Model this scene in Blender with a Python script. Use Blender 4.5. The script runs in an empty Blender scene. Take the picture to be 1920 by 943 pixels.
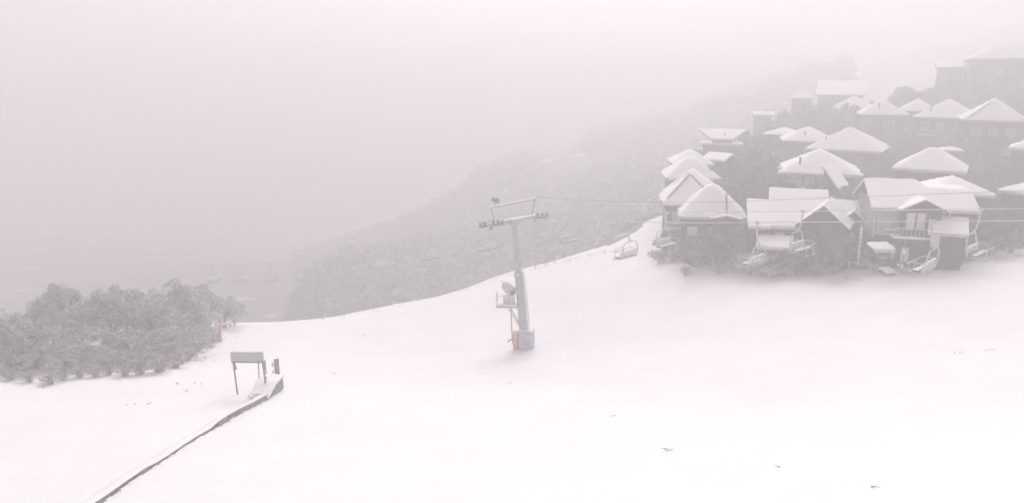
import bpy, math, random
import numpy as np
from mathutils import Vector, Matrix, noise
random.seed(7); rng = np.random.default_rng(7)
S = bpy.context.scene
C = S.collection
PI = math.pi
# ---------------------------------------------------------------- camera
F = 1400.0; PITCH = math.radians(13.2); CP, SP = math.cos(PITCH), math.sin(PITCH)
cam = bpy.data.cameras.new('camera'); cam.sensor_width = 36; cam.lens = 36*F/1920; cam.clip_end = 3000; cam.clip_start = .1
co = bpy.data.objects.new('camera', cam); C.objects.link(co); co.rotation_euler = (PI/2-PITCH, 0, 0)
S.camera = co
S.view_settings.view_transform = 'Standard'; S.view_settings.look = 'None'; S.view_settings.gamma = 1
S.view_settings.exposure = 0.54
cy = S.cycles
cy.use_denoising = True; cy.max_bounces = 12; cy.volume_bounces = 8; cy.diffuse_bounces = 4; cy.glossy_bounces = 2
cy.transparent_max_bounces = 8
# ---------------------------------------------------------------- sky and sun (overcast)
SUN_EL, SUN_AZ = math.radians(40), math.radians(8)       # behind the cloud, ahead of the camera and a little right
W = bpy.data.worlds.new('World'); S.world = W; W.use_nodes = True
nt = W.node_tree; nt.nodes.clear()
sky = nt.nodes.new('ShaderNodeTexSky'); sky.sky_type = 'NISHITA'; sky.sun_disc = False
sky.sun_elevation = SUN_EL; sky.sun_rotation = SUN_AZ; sky.dust_density = 6; sky.air_density = 1.5
bw = nt.nodes.new('ShaderNodeRGBToBW'); mul = nt.nodes.new('ShaderNodeVectorMath'); mul.operation = 'SCALE'
mul.inputs[0].default_value = (1.0, .970, .986)           # grey cloud instead of blue sky
bg = nt.nodes.new('ShaderNodeBackground'); bg.inputs[1].default_value = .11
wo = nt.nodes.new('ShaderNodeOutputWorld')
nt.links.new(sky.outputs[0], bw.inputs[0]); nt.links.new(bw.outputs[0], mul.inputs['Scale'])
nt.links.new(mul.outputs[0], bg.inputs[0]); nt.links.new(bg.outputs[0], wo.inputs[0])
sl = bpy.data.lights.new('sun', 'SUN'); sl.energy = 1.5; sl.angle = math.radians(40); sl.color = (1, .97, .975)
so = bpy.data.objects.new('sun', sl); C.objects.link(so)
sd = Vector((math.sin(SUN_AZ)*math.cos(SUN_EL), math.cos(SUN_AZ)*math.cos(SUN_EL), math.sin(SUN_EL)))
so.rotation_euler = sd.to_track_quat('Z', 'Y').to_euler(); so.location = (0, 0, 60)
HAZE = .0070
# ---------------------------------------------------------------- helpers
def P(px, py, t):
    u, v = (px-960)/F, (py-471.5)/F
    return Vector((u*t, t*(CP - v*SP), -t*(SP + v*CP)))
def raydir(px, py): return P(px, py, 1.0)
def mat(name, col, rough=.8, col2=None, scale=3.0, bump=0.0, metal=0.0, spec=.3, detail=6, stretch=None, dist=.05):
    m = bpy.data.materials.new(name); m.use_nodes = True; n = m.node_tree; b = n.nodes['Principled BSDF']
    b.inputs['Roughness'].default_value = rough; b.inputs['Metallic'].default_value = metal
    b.inputs['Specular IOR Level'].default_value = spec
    b.inputs['Base Color'].default_value = (*col, 1)
    tc = n.nodes.new('ShaderNodeTexCoord'); src = tc.outputs['Object']
    if stretch:
        mp = n.nodes.new('ShaderNodeMapping'); mp.inputs['Scale'].default_value = stretch
        n.links.new(src, mp.inputs[0]); src = mp.outputs[0]
    nz = n.nodes.new('ShaderNodeTexNoise'); nz.inputs['Scale'].default_value = scale; nz.inputs['Detail'].default_value = detail
    n.links.new(src, nz.inputs['Vector'])
    if col2:
        r = n.nodes.new('ShaderNodeValToRGB'); r.color_ramp.elements[0].position = .35; r.color_ramp.elements[1].position = .65
        r.color_ramp.elements[0].color = (*col, 1); r.color_ramp.elements[1].color = (*col2, 1)
        n.links.new(nz.outputs['Fac'], r.inputs[0]); n.links.new(r.outputs[0], b.inputs['Base Color'])
    if bump:
        bp = n.nodes.new('ShaderNodeBump'); bp.inputs['Strength'].default_value = bump; bp.inputs['Distance'].default_value = dist
        n.links.new(nz.outputs['Fac'], bp.inputs['Height']); n.links.new(bp.outputs[0], b.inputs['Normal'])
    return m
M = dict(
    snow=mat('snow_on_things', (.84, .82, .83), .7, (.88, .865, .87), 2.0, .5),
    roof=mat('roof_sheet', (.07, .07, .072), .6, (.11, .105, .105), 4.0, .2),
    timber=mat('dark_timber', (.018, .017, .017), .85, (.06, .056, .054), 2.5, .4, stretch=(6, 6, .6)),
    timber2=mat('brown_grey_timber', (.05, .042, .038), .85, (.10, .09, .085), 2.5, .4, stretch=(.6, .6, 8)),
    render=mat('pale_render', (.2, .21, .2), .9, (.27, .275, .265), 1.5, .2),
    green=mat('pale_green_boards', (.25, .29, .28), .8, (.33, .37, .35), 2.0, .3, stretch=(8, 8, 1)),
    frame=mat('window_frame', (.42, .42, .41), .6, (.52, .52, .51), 5, .1),
    curtain=mat('curtained_pane', (.50, .48, .48), .4, (.64, .62, .62), 3, .1, spec=.5, stretch=(8, 8, .5)),
    glass=mat('dark_pane', (.09, .1, .105), .12, (.14, .15, .155), 2, 0, spec=.6),
    pane=mat('pale_pane', (.46, .54, .53), .3, (.58, .64, .63), 2, 0, spec=.5),
    galv=mat('galvanised_steel', (.34, .345, .345), .6, (.45, .45, .45), 1.5, .15, metal=.25),
    frost=mat('frosted_steel', (.38, .38, .38), .7, (.66, .65, .65), 7, .5),
    dsteel=mat('dark_steel', (.10, .10, .105), .55, (.24, .24, .245), 4, .2, metal=.3),
    rope=mat('steel_rope', (.2, .2, .2), .5, (.3, .3, .3), 8, .1),
    frope=mat('rimed_rope', (.5, .49, .49), .8, (.66, .65, .65), 6, .3),
    pad=mat('blue_grey_pad', (.38, .41, .50), .6, (.45, .48, .57), 3, .3),
    padw=mat('pad_print', (.75, .75, .77), .6),
    pink=mat('faded_red_pad', (.58, .25, .17), .7, (.64, .40, .32), 3, .3),
    panel=mat('grey_banner', (.40, .40, .40), .5, (.47, .47, .47), 2, .1),
    side=mat('conveyor_side', (.10, .10, .105), .6, (.24, .235, .235), 3, .3),
    bark=mat('grey_bark', (.12, .11, .105), .9, (.3, .28, .27), 4, .5, stretch=(1, 1, .3)),
    leaf=mat('snowgum_leaves', (.34, .35, .34), .8, (.60, .60, .59), 1.2, 0),
    leafd=mat('dark_leaves', (.07, .08, .07), .8, (.20, .205, .195), .5, 0),
    twig=mat('frosted_twig', (.35, .33, .32), .9, (.7, .68, .68), 6, .3),
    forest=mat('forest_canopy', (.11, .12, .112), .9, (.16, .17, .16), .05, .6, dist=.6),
)
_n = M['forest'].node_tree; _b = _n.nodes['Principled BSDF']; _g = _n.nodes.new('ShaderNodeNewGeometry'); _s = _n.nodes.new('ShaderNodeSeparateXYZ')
_r = _n.nodes.new('ShaderNodeMapRange'); _r.inputs[1].default_value = -60; _r.inputs[2].default_value = -12      # fog thickening uphill, painted in as paler tree colour
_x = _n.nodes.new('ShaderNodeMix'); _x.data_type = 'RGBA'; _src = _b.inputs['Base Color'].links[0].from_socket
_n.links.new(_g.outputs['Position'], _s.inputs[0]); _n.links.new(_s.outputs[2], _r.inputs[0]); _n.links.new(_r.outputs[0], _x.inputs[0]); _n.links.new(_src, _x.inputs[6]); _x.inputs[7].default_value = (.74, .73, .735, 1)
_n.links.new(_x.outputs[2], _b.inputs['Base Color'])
def link(o, parent=None):
    C.objects.link(o)
    if parent is not None: o.parent = parent
    return o
def tagit(o, label=None, cat=None, group=None, kind=None):
    if label: o['label'] = label
    if cat: o['category'] = cat
    if group: o['group'] = group
    if kind: o['kind'] = kind
    return o
def empty(name, loc, rz=0, **k):
    o = bpy.data.objects.new(name, None); o.location = loc; o.rotation_euler = (0, 0, rz); o.empty_display_size = .3
    return tagit(link(o), **k)
class MB:
    def __init__(s): s.v = []; s.f = []; s.smooth = False
    def add(s, vs, fs):
        n = len(s.v); s.v += [tuple(v) for v in vs]; s.f += [tuple(i+n for i in f) for f in fs]; return s
    def box(s, c, size, rz=0, R=None):
        hx, hy, hz = size[0]/2, size[1]/2, size[2]/2
        Rm = R if R is not None else Matrix.Rotation(rz, 3, 'Z')
        vs = [Rm @ Vector((x, y, z)) + Vector(c) for x in (-hx, hx) for y in (-hy, hy) for z in (-hz, hz)]
        return s.add(vs, [(0, 1, 3, 2), (4, 6, 7, 5), (0, 4, 5, 1), (2, 3, 7, 6), (0, 2, 6, 4), (1, 5, 7, 3)])
    def bar(s, a, b, w, h=None):
        a, b = Vector(a), Vector(b); d = b-a; L = d.length
        R = d.to_track_quat('X', 'Z').to_matrix()
        return s.box((a+b)/2, (L, w, h or w), R=R)
    def tube(s, pts, r, n=8, cap=True):
        pts = [Vector(p) for p in pts]; k = len(pts)
        rs = r if isinstance(r, (list, tuple)) else [r]*k
        vs = []; ref = None
        for i, p in enumerate(pts):
            d = (pts[min(i+1, k-1)] - pts[max(i-1, 0)]).normalized()
            if ref is None or abs(ref.dot(d)) > .98:
                ref = Vector((0, 0, 1)) if abs(d.z) < .9 else Vector((1, 0, 0))
            x = (ref - d*ref.dot(d)).normalized(); y = d.cross(x); ref = x
            for j in range(n):
                a = 2*PI*j/n; vs.append(p + (x*math.cos(a)+y*math.sin(a))*rs[i])
        fs = [(i*n+j, i*n+(j+1) % n, (i+1)*n+(j+1) % n, (i+1)*n+j) for i in range(k-1) for j in range(n)]
        if cap: fs += [tuple(range(n-1, -1, -1)), tuple(range((k-1)*n, k*n))]
        s.smooth = True
        return s.add(vs, fs)
    def mesh(s, name, m):
        me = bpy.data.meshes.new(name); me.from_pydata(s.v, [], s.f); me.materials.append(m)
        if s.smooth:
            me.polygons.foreach_set('use_smooth', [True]*len(me.polygons))
            try: me.set_sharp_from_angle(angle=math.radians(40))
            except Exception: pass
        me.update(); return me
    def build(s, name, m, parent=None): return link(bpy.data.objects.new(name, s.mesh(name, m)), parent)
def inst(name, me, parent=None, loc=(0, 0, 0), rz=0):
    o = bpy.data.objects.new(name, me); o.location = loc; o.rotation_euler = (0, 0, rz); return link(o, parent)
def kids(o): return list(o.children)
def copy_tree(o, parent=None):
    ch = kids(o); c = o.copy(); C.objects.link(c); c.parent = parent
    for k in ch: copy_tree(k, c)
    return c
# ---------------------------------------------------------------- terrain
ctrl = [(0,943,32),(480,943,30),(960,943,28),(1440,943,25),(1920,943,22),
 (0,800,42),(480,800,41),(960,800,40),(1440,800,36),(1920,800,31),
 (0,705,52),(350,700,55),(500,745,49),(720,700,60),(985,652,70),(1200,652,62),(1440,652,54),(1920,652,47),
 (420,650,68),(440,606,86),(560,601,90),(650,588,94),(750,570,98),(860,545,100),(940,516,104),(1040,490,104),(1150,466,100),(1240,404,115),
 (1200,515,80),(1300,515,76),(1440,518,72),(1600,516,69),(1700,517,66),(1850,490,70),(1920,470,76),(960,580,84),
 # beyond the crest: gully, spur, far ridge
 (1150,440,172),(1050,440,176),(940,470,182),(800,474,196),(700,498,196),(610,528,188),(545,585,176),
 (1180,400,180),(1130,262,310),(1000,295,320),(900,340,325),(800,404,330),(700,448,335),(1250,234,305),(1400,180,300),(1520,148,300),(1050,370,240),(900,435,250)]
cp = [tuple(P(*c)) for c in ctrl]
cp += [(39,95,-19.5),(53,95,-18.5),(52,120,-18),(78,140,-15),(104,150,-8),(81,185,-11.5),(37,135,-18.5),(26,110,-20.5),(60,165,-14),
 (150,200,10),(170,300,14),(170,150,6),(110,240,-5),(120,95,-10),(90,60,-11),(60,85,-17.5),
 (10,138,-44),(-25,135,-52),(-50,125,-56),(-75,120,-58),(20,150,-43),
 (-45,84,-30),(-75,78,-30),(-110,75,-32),(-100,130,-60),(-160,120,-62),(-60,200,-78),(-120,260,-84),(-200,300,-86),(-250,200,-84),
 (0,0,-9.5),(0,-70,-4),(-60,0,-14),(60,0,-6),(110,20,-3),(-130,20,-24),(-110,-60,-14),(110,-70,4),
 (-420,-100,-40),(420,-100,30),(-420,150,-86),(-420,540,-90),(0,540,-88),(420,540,30),(420,150,40),(200,540,-10),
 (-60,380,-84),(60,420,-60),(150,400,-15),(-20,400,-78),(260,360,10)]
A = np.array(cp, float); CX = A[:, :2]; n = len(A)
def U(r2): return np.where(r2 > 0, .5*r2*np.log(np.maximum(r2, 1e-12)), 0)
K = U(((CX[:, None]-CX[None])**2).sum(-1)) + np.eye(n)*2.0
Pm = np.c_[np.ones(n), CX]
Lm = np.block([[K, Pm], [Pm.T, np.zeros((3, 3))]])
sol = np.linalg.solve(Lm, np.r_[A[:, 2], 0, 0, 0])
def gz_arr(x, y):
    x = np.asarray(x, float); y = np.asarray(y, float); sh = x.shape; x = x.ravel(); y = y.ravel(); out = np.empty(len(x))
    for i in range(0, len(x), 8000):
        a = x[i:i+8000]; b = y[i:i+8000]
        r2 = (a[:, None]-CX[None, :, 0])**2 + (b[:, None]-CX[None, :, 1])**2
        out[i:i+8000] = U(r2) @ sol[:n] + sol[n] + sol[n+1]*a + sol[n+2]*b
    far = np.clip((np.hypot(x, y-60)-60)/120, 0, 1)
    w = .10*np.sin(x*.31+y*.17)*np.sin(y*.23-x*.11)+.05*np.sin(x*.83-y*.6+1)*np.sin(y*.71+x*.2) + far*1.2*np.sin(x*.09+1)*np.sin(y*.11+x*.03)
    return (out+w).reshape(sh)
def gz(x, y): return float(gz_arr([x], [y])[0])
def G(px, py, tmin=15, tmax=420):
    d = raydir(px, py); ts = np.linspace(tmin, tmax, 1200)
    h = d.z*ts - gz_arr(d.x*ts, d.y*ts); k = np.argmax(h < 0)
    if h[k] >= 0: return None
    a, b = ts[max(k-1, 0)], ts[k]
    for _ in range(14):
        m = (a+b)/2
        if d.z*m - gz(d.x*m, d.y*m) < 0: b = m
        else: a = m
    return Vector((d.x*a, d.y*a, gz(d.x*a, d.y*a)))
def lines(lo, hi, a, b, fine, g=1.12):
    mid = list(np.arange(a, b+1e-6, fine)); L = []; s = fine; x = mid[0]
    while x > lo: s = min(s*g, 18); x -= s; L.append(max(x, lo))
    R = []; s = fine; x = mid[-1]
    while x < hi: s = min(s*g, 18); x += s; R.append(min(x, hi))
    return np.array(L[::-1]+mid+R)
gx = lines(-400, 400, -60, 110, .9); gy = lines(-90, 520, 12, 130, .9)
XX, YY = np.meshgrid(gx, gy); ZZ = gz_arr(XX, YY)
ZMIN, ZMAX = float(ZZ.min()), float(ZZ.max())
nx, ny = len(gx), len(gy)
me = bpy.data.meshes.new('snow_ground')
idx = np.arange(nx*ny).reshape(ny, nx)
faces = np.stack([idx[:-1, :-1], idx[:-1, 1:], idx[1:, 1:], idx[1:, :-1]], -1).reshape(-1, 4)
me.from_pydata(np.stack([XX.ravel(), YY.ravel(), ZZ.ravel()], 1).tolist(), [], faces.tolist())
me.polygons.foreach_set('use_smooth', [True]*len(me.polygons))
# ground cover: 0 = snow field, 1 = scrub under trees (village hillside and beyond the crest)
def poly_in(x, y, poly):
    ins = np.zeros(x.shape, bool); j = len(poly)-1
    for i in range(len(poly)):
        xi, yi = poly[i]; xj, yj = poly[j]
        c = ((yi > y) != (yj > y)) & (x < (xj-xi)*(y-yi)/(yj-yi+1e-12)+xi); ins ^= c; j = i
    return ins
def pxy(px, py, t): p = P(px, py, t); return (p.x, p.y)
snowpoly = [(-400, -90), (400, -90), (400, 40), (90, 60), pxy(1920, 452, 80), pxy(1850, 470, 76), pxy(1760, 490, 71), pxy(1640, 505, 70), pxy(1560, 500, 73), pxy(1470, 505, 74), pxy(1390, 500, 77),
            pxy(1290, 500, 79), pxy(1262, 440, 96), pxy(1262, 400, 118), (24, 122), pxy(1200, 430, 110), pxy(1150, 462, 104), pxy(1040, 485, 109), pxy(940, 512, 109), pxy(850, 545, 105), pxy(750, 568, 103), pxy(650, 586, 99), pxy(560, 599, 95), pxy(440, 604, 91),
            (-45, 88), (-75, 82), (-110, 79), (-400, 90)]
scr = np.where(poly_in(XX.ravel(), YY.ravel(), snowpoly), 0.0, 1.0)
att = me.attributes.new('scrub', 'FLOAT', 'POINT'); att.data.foreach_set('value', scr)
gm = bpy.data.materials.new('snow_field'); gm.use_nodes = True; g = gm.node_tree; b = g.nodes['Principled BSDF']
b.inputs['Roughness'].default_value = .75; b.inputs['Specular IOR Level'].default_value = .2
geo = g.nodes.new('ShaderNodeNewGeometry'); at = g.nodes.new('ShaderNodeAttribute'); at.attribute_name = 'scrub'
def noi(sc, det=5, out='Fac'):
    q = g.nodes.new('ShaderNodeTexNoise'); q.inputs['Scale'].default_value = sc; q.inputs['Detail'].default_value = det
    g.links.new(geo.outputs['Position'], q.inputs['Vector']); return q.outputs[out]
def ma(op, a, b_=None, c=None):
    q = g.nodes.new('ShaderNodeMath'); q.operation = op
    for i, v in enumerate((a, b_, c)):
        if v is None: continue
        if isinstance(v, (int, float)): q.inputs[i].default_value = v
        else: g.links.new(v, q.inputs[i])
    return q.outputs[0]
def rmp(fac, stops):
    q = g.nodes.new('ShaderNodeValToRGB'); e = q.color_ramp.elements
    e[0].position, e[0].color = stops[0][0], (*stops[0][1], 1); e[1].position, e[1].color = stops[1][0], (*stops[1][1], 1)
    g.links.new(fac, q.inputs[0]); return q.outputs[0]
sn = rmp(noi(.25), [(.3, (.845, .825, .835)), (.7, (.885, .865, .872))])
sc_ = rmp(noi(.9, 8), [(.35, (.04, .045, .04)), (.7, (.12, .12, .11))])
m1 = ma('ADD', at.outputs['Fac'], ma('MULTIPLY', ma('SUBTRACT', noi(.45, 6), .5), 1.1))
m2 = rmp(m1, [(.45, (0, 0, 0)), (.62, (1, 1, 1))])
pat = rmp(noi(.06, 7), [(.60, (1, 1, 1)), (.66, (.1, .1, .1))])       # snowy clearings among the scrub
m3 = ma('MULTIPLY', m2, pat)
mx = g.nodes.new('ShaderNodeMix'); mx.data_type = 'RGBA'
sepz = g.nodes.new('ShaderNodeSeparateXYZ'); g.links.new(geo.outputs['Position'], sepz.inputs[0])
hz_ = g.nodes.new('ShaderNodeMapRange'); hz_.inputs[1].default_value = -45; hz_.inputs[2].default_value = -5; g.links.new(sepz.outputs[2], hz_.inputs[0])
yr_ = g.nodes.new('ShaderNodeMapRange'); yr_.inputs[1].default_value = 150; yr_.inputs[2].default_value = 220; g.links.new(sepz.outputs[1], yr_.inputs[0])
fog_tint = g.nodes.new('ShaderNodeMix'); fog_tint.data_type = 'RGBA'; g.links.new(ma('MULTIPLY', hz_.outputs[0], yr_.outputs[0]), fog_tint.inputs[0]); g.links.new(sc_, fog_tint.inputs[6]); fog_tint.inputs[7].default_value = (.62, .61, .615, 1)  # far ground paler with height and distance: thicker fog put into its colour
g.links.new(m3, mx.inputs[0]); g.links.new(sn, mx.inputs[6]); g.links.new(fog_tint.outputs[2], mx.inputs[7]); g.links.new(mx.outputs[2], b.inputs['Base Color'])
bp = g.nodes.new('ShaderNodeBump'); bp.inputs['Strength'].default_value = .35; bp.inputs['Distance'].default_value = .12
g.links.new(ma('ADD', noi(1.3, 8), ma('MULTIPLY', noi(.35, 3), 1.5)), bp.inputs['Height']); g.links.new(bp.outputs[0], b.inputs['Normal'])
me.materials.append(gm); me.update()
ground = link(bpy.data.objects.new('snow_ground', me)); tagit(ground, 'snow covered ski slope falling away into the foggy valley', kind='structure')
#@@DETAIL
# ---------------------------------------------------------------- roofs and houses
def f_hip(w, d, s, cap=99): return lambda x, y: min(s*min(w/2-abs(x), d/2-abs(y)), cap)
def f_gx(w, d, s, y0=0): return lambda x, y: s*(d/2-abs(y-y0))                 # ridge along x
def f_gy(w, d, s, x0=0): return lambda x, y: s*(w/2-abs(x-x0))                 # ridge along y
def f_shed(w, d, s): return lambda x, y: s*(y+d/2)
def f_shedx(w, d, s): return lambda x, y: s*(x+w/2)
def axis(lo, hi, step, marks=()):
    xs = set([lo, hi, *[m for m in marks if lo < m < hi]]); k = max(2, int(round((hi-lo)/step)))
    for i in range(1, k):
        v = lo+(hi-lo)*i/k
        if all(abs(v-m) > step*.35 for m in xs): xs.add(v)
    return sorted(xs)
def slab(rects, h, t0, t1, step, rag=0.0, seed=0, nz=0.0):
    """roof shell over one or more rectangles: underside at h+t0, top at h+t1; ragged rim when rag > 0"""
    mb = MB()
    for (x0, x1, y0, y1) in rects:
        xs = axis(x0, x1, step, [(x0+x1)/2]); ys = axis(y0, y1, step, [(y0+y1)/2]); nX, nY = len(xs), len(ys)
        top, bot = [], []
        for j, y in enumerate(ys):
            for i, x in enumerate(xs):
                ex = (i in (0, nX-1)); ey = (j in (0, nY-1))
                q = noise.noise(Vector((x*.9+seed, y*.9, seed*.37))); q2 = noise.noise(Vector((x*2.3, y*2.3+seed, 5.1)))
                xx, yy = x, y
                if rag and ex: xx += math.copysign(rag*(q2*1.3-.1), x-(x0+x1)/2)
                if rag and ey: yy += math.copysign(rag*(q2*1.3-.1), y-(y0+y1)/2)
                z = h(x, y)
                th = t1 + nz*q + nz*.5*q2
                if rag and (ex or ey): th = t0 + (th-t0)*.8
                top.append((xx, yy, z+th)); bot.append((xx, yy, z+t0))
        n0 = nX*nY; fs = []
        for j in range(nY-1):
            for i in range(nX-1):
                a = j*nX+i; q = (a, a+1, a+1+nX, a+nX); fs.append(q); fs.append(tuple(n0+k for k in reversed(q)))
        for i in range(nX-1):
            a, b_ = i, i+1; fs.append((a, n0+a, n0+b_, b_)); a, b_ = (nY-1)*nX+i, (nY-1)*nX+i+1; fs.append((b_, n0+b_, n0+a, a))
        for j in range(nY-1):
            a, b_ = j*nX, (j+1)*nX; fs.append((b_, n0+b_, n0+a, a)); a, b_ = j*nX+nX-1, (j+1)*nX+nX-1; fs.append((a, n0+a, n0+b_, b_))
        mb.add(top+bot, fs)
    mb.smooth = bool(rag)
    return mb
def walls(rects, h, depth, marks=None):
    mb = MB()
    for (x0, x1, y0, y1) in rects:
        per = []
        N = 9
        for i in range(N-1): per.append((x0+(x1-x0)*i/(N-1), y0))
        for i in range(N-1): per.append((x1, y0+(y1-y0)*i/(N-1)))
        for i in range(N-1): per.append((x1-(x1-x0)*i/(N-1), y1))
        for i in range(N-1): per.append((x0, y1-(y1-y0)*i/(N-1)))
        k = len(per); vs = [(x, y, max(h(x, y), 0)-.02) for x, y in per]+[(x, y, -depth) for x, y in per]
        mb.add(vs, [(k+i, k+(i+1) % k, (i+1) % k, i) for i in range(k)])
    return mb
WIN = {}
def window(parent, side, hw, hd, u, z, w, h, kind='glass', cx=0, cy0=0, mull=1, sill=False):
    key = (round(w, 2), round(h, 2), kind, mull, sill)
    if key not in WIN:
        f = MB(); q = .09
        f.box((-w/2, 0, 0), (q, .1, h)).box((w/2, 0, 0), (q, .1, h)).box((0, 0, h/2), (w+q, .11, q)).box((0, 0, -h/2), (w+q, .11, q))
        for i in range(1, mull+1):
            if mull > 0: f.box((-w/2+w*i/(mull+1), -.005, 0), (.06, .08, h-.1))
        p = MB().box((0, .01, 0), (w-.06, .05, h-.06))
        s = MB().box((0, -.1, -h/2-.02), (w+.25, .28, .1)) if sill else None
        WIN[key] = (f.mesh('window', M['frame']), p.mesh('pane', M[{'glass': 'glass', 'curtain': 'curtain', 'pale': 'pane'}[kind]]), s.mesh('snowy_sill', M['snow']) if s else None)
    fm, pm, sm = WIN[key]
    loc, rz = {'f': ((cx+u, cy0-hd-.03, z), 0), 'l': ((cx-hw-.03, cy0-u, z), -PI/2), 'r': ((cx+hw+.03, cy0+u, z), PI/2)}[side]
    o = inst('window', fm, parent, loc, rz); inst('pane', pm, o)
    if sm: inst('sill', sm, o)
    return o
HC = []; HN = []
def house(name, label, px, py, t, w, d, rel=0, wall=5.5, s=.5, roof='hip', cap=99, oh=.6, m='timber', wins=(), flues=(), strips=(), group='snow covered lodges on the hillside',
          cat='lodge', step=.8, snow=.24, extra=(), balc=(), rag=.22, base=True):
    """(px, py, t): middle of the front eave; w, d: eave footprint in metres"""
    Cc = P(px, py, t); yaw = -math.atan2(Cc.x, Cc.y)+math.radians(rel)
    fw = Vector((-math.sin(yaw), math.cos(yaw), 0)); ctr = Cc+fw*(d/2)
    g_ = min(gz(ctr.x+a, ctr.y+b_) for a in (-w/2, w/2) for b_ in (-d/2, d/2)); depth = max(wall, Cc.z-g_+.4) if base else wall
    r = empty(name, ctr, yaw, label=label, cat=cat, group=group)
    h = {'hip': lambda: f_hip(w, d, s, cap), 'gx': lambda: f_gx(w, d, s), 'gy': lambda: f_gy(w, d, s), 'shed': lambda: f_shed(w, d, s), 'shedx': lambda: f_shedx(w, d, s), 'gxs': lambda: (lambda x, y: min(s*(d/2-abs(y)), s*d/2-.62*min(1, max(0, (x-.1)/.9)))), 'flat': lambda: (lambda x, y: 0.0)}[roof]()
    rects = [(-w/2, w/2, -d/2, d/2)]; wr = [(-w/2+oh, w/2-oh, -d/2+oh, d/2-oh)]; hh = h
    for (ex0, ex1, ey0, ey1, fn) in extra:      # projecting wings with their own little gable
        rects.append((ex0, ex1, ey0, ey1)); wr.append((ex0+oh*.7, ex1-oh*.7, ey0+oh*.6, ey1))
        hh = (lambda a, f2, bx: (lambda x, y: max(a(x, y), f2(x, y) if bx[0]-.01 <= x <= bx[1]+.01 and bx[2]-.01 <= y <= bx[3]+.01 else -9)))(hh, fn, (ex0, ex1, ey0, ey1))
    walls(wr, hh, depth).build('wall', M[m], r)
    rf = MB()
    slab([rects[0]], h, -.16, 0, step).build('roof', M['roof'], r)
    ro = r.children[-1]
    slab([rects[0]], h, .004, snow, step*.6, rag, px % 17, .07).build('snow_layer', M['snow'], ro)
    for (ex0, ex1, ey0, ey1, fn) in extra:
        k = slab([(ex0, ex1, ey0, ey1)], fn, -.14, .02, step).build('gable_roof', M['roof'], r)
        slab([(ex0, ex1, ey0, ey1)], fn, .024, snow*.7, step*.6, rag*.7, px % 13, .06).build('snow_layer', M['snow'], k)
    fz = [h(x, -d/2) for x in (-w/2, w/2)]
    if max(h(0, -d/2), *fz) < .25 and t < 130: MB().bar((-w/2, -d/2-.05, -.12), (w/2, -d/2-.05, -.12), .1, .14).build('gutter', M['frost'], ro)
    for (x, y, L) in flues:
        z = hh(x, y); MB().tube([(x, y, z-.1), (x, y, z+snow+L)], .13, 8).build('flue', M['dsteel'], r)
    for (x0, y0, x1, y1) in strips:
        pts = [(x0+(x1-x0)*i/6, y0+(y1-y0)*i/6) for i in range(7)]; q = MB()
        for (a, b_) in zip(pts, pts[1:]): q.bar((*a, h(*a)+snow+.03), (*b_, h(*b_)+snow+.03), .2, .12)
        q.build('ridge_capping', M['dsteel'], r)
    for wi in wins: window(r, wi[0], w/2-oh, d/2-oh, *wi[1:])
    for (x0, x1, z, out) in balc:
        q = MB().box(((x0+x1)/2, -d/2+oh-out/2, z), (x1-x0, out, .18)).build('balcony', M['timber2'], r)
        MB().box(((x0+x1)/2, -d/2+oh-out/2, z+.17), (x1-x0+.1, out+.1, .16)).build('snow_layer', M['snow'], q)
        rl = MB().bar((x0, -d/2+oh-out+.05, z+1.0), (x1, -d/2+oh-out+.05, z+1.0), .07)
        for i in range(int((x1-x0)/.35)+1): rl.bar((x0+i*.35, -d/2+oh-out+.05, z+.1), (x0+i*.35, -d/2+oh-out+.05, z+1.0), .04)
        rl.build('railing', M['frost'], q)
    HC.append((ctr.x, ctr.y, max(w, d)*.6)); HN.append((Cc.x, Cc.y, px, t, label))
    return r, h
def row(side, us, z, w, h, kind='glass', mull=1, sill=False): return [(side, u, z, w, h, kind, 0, 0, mull, sill) for u in us]
# --- the big chalet behind the near chairs
wing = lambda x, y: .50*(2.0-abs(x+.3))
r, h = house('chalet', 'big chalet with pale green gable end and curtained dormer below its long snowy roof', 1735, 394, 67.5, 8.9, 8.2, 17, 7.0, .50, 'gxs', m='timber',
    wins=row('f', [-3.3], -1.35, .7, 1.9, 'pale', 0)+row('f', [-2.6], -1.25, .8, 1.4, 'curtain', 1, True)+row('f', [-1.85, ], -1.4, .5, 1.9, 'pale', 0)
        +row('f', [-3.1, -2.75], -4.1, .3, 1.3, 'curtain', 0)+row('f', [-2.15], -4.1, .3, 1.3, 'curtain', 0)
        +row('l', [-2.0, -.6, .8, 2.2], -.75, .95, 2.5, 'pale', 0)+row('l', [-.5, .7], 1.0, .7, 1.0, 'pale', 0),
    balc=[(-2.6, 1.6, -2.6, 1.6)], extra=[(-2.3, 1.7, -4.9, 0, wing)], step=.7, cat='chalet', rag=.10)
for (u, w_) in ((-1.25, .62), (-.4, .6)): window(r, 'f', 0, 0, u, -1.0, w_, 1.45, 'curtain', 0, -4.56, 0)
window(r, 'f', 0, 0, -1.4, -4.1, .55, 1.3, 'curtain', 0, -4.56, 0)
MB().box((-3.86, 0, -1.2), (.14, 6.9, 3.2)).build('wall_cladding', M['green'], r)
MB().box((-2.78, -3.56, -1.35), (2.1, .1, 2.4)).build('wall_cladding', M['green'], r)
q = MB()
for i in range(7): q.box((-3.95, -3.4+i*1.13, -1.2), (.09, .1, 3.3))
q.build('cladding_battens', M['frame'], r)
MB().tube([(1.0, -4.6, -2.9), (1.0, -4.6, -8)], .05).build('downpipe', M['frost'], r)
MB().tube([(1.9, -4.6, .1), (1.9, -4.6, -2.9)], .06).build('post', M['frost'], r)
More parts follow.
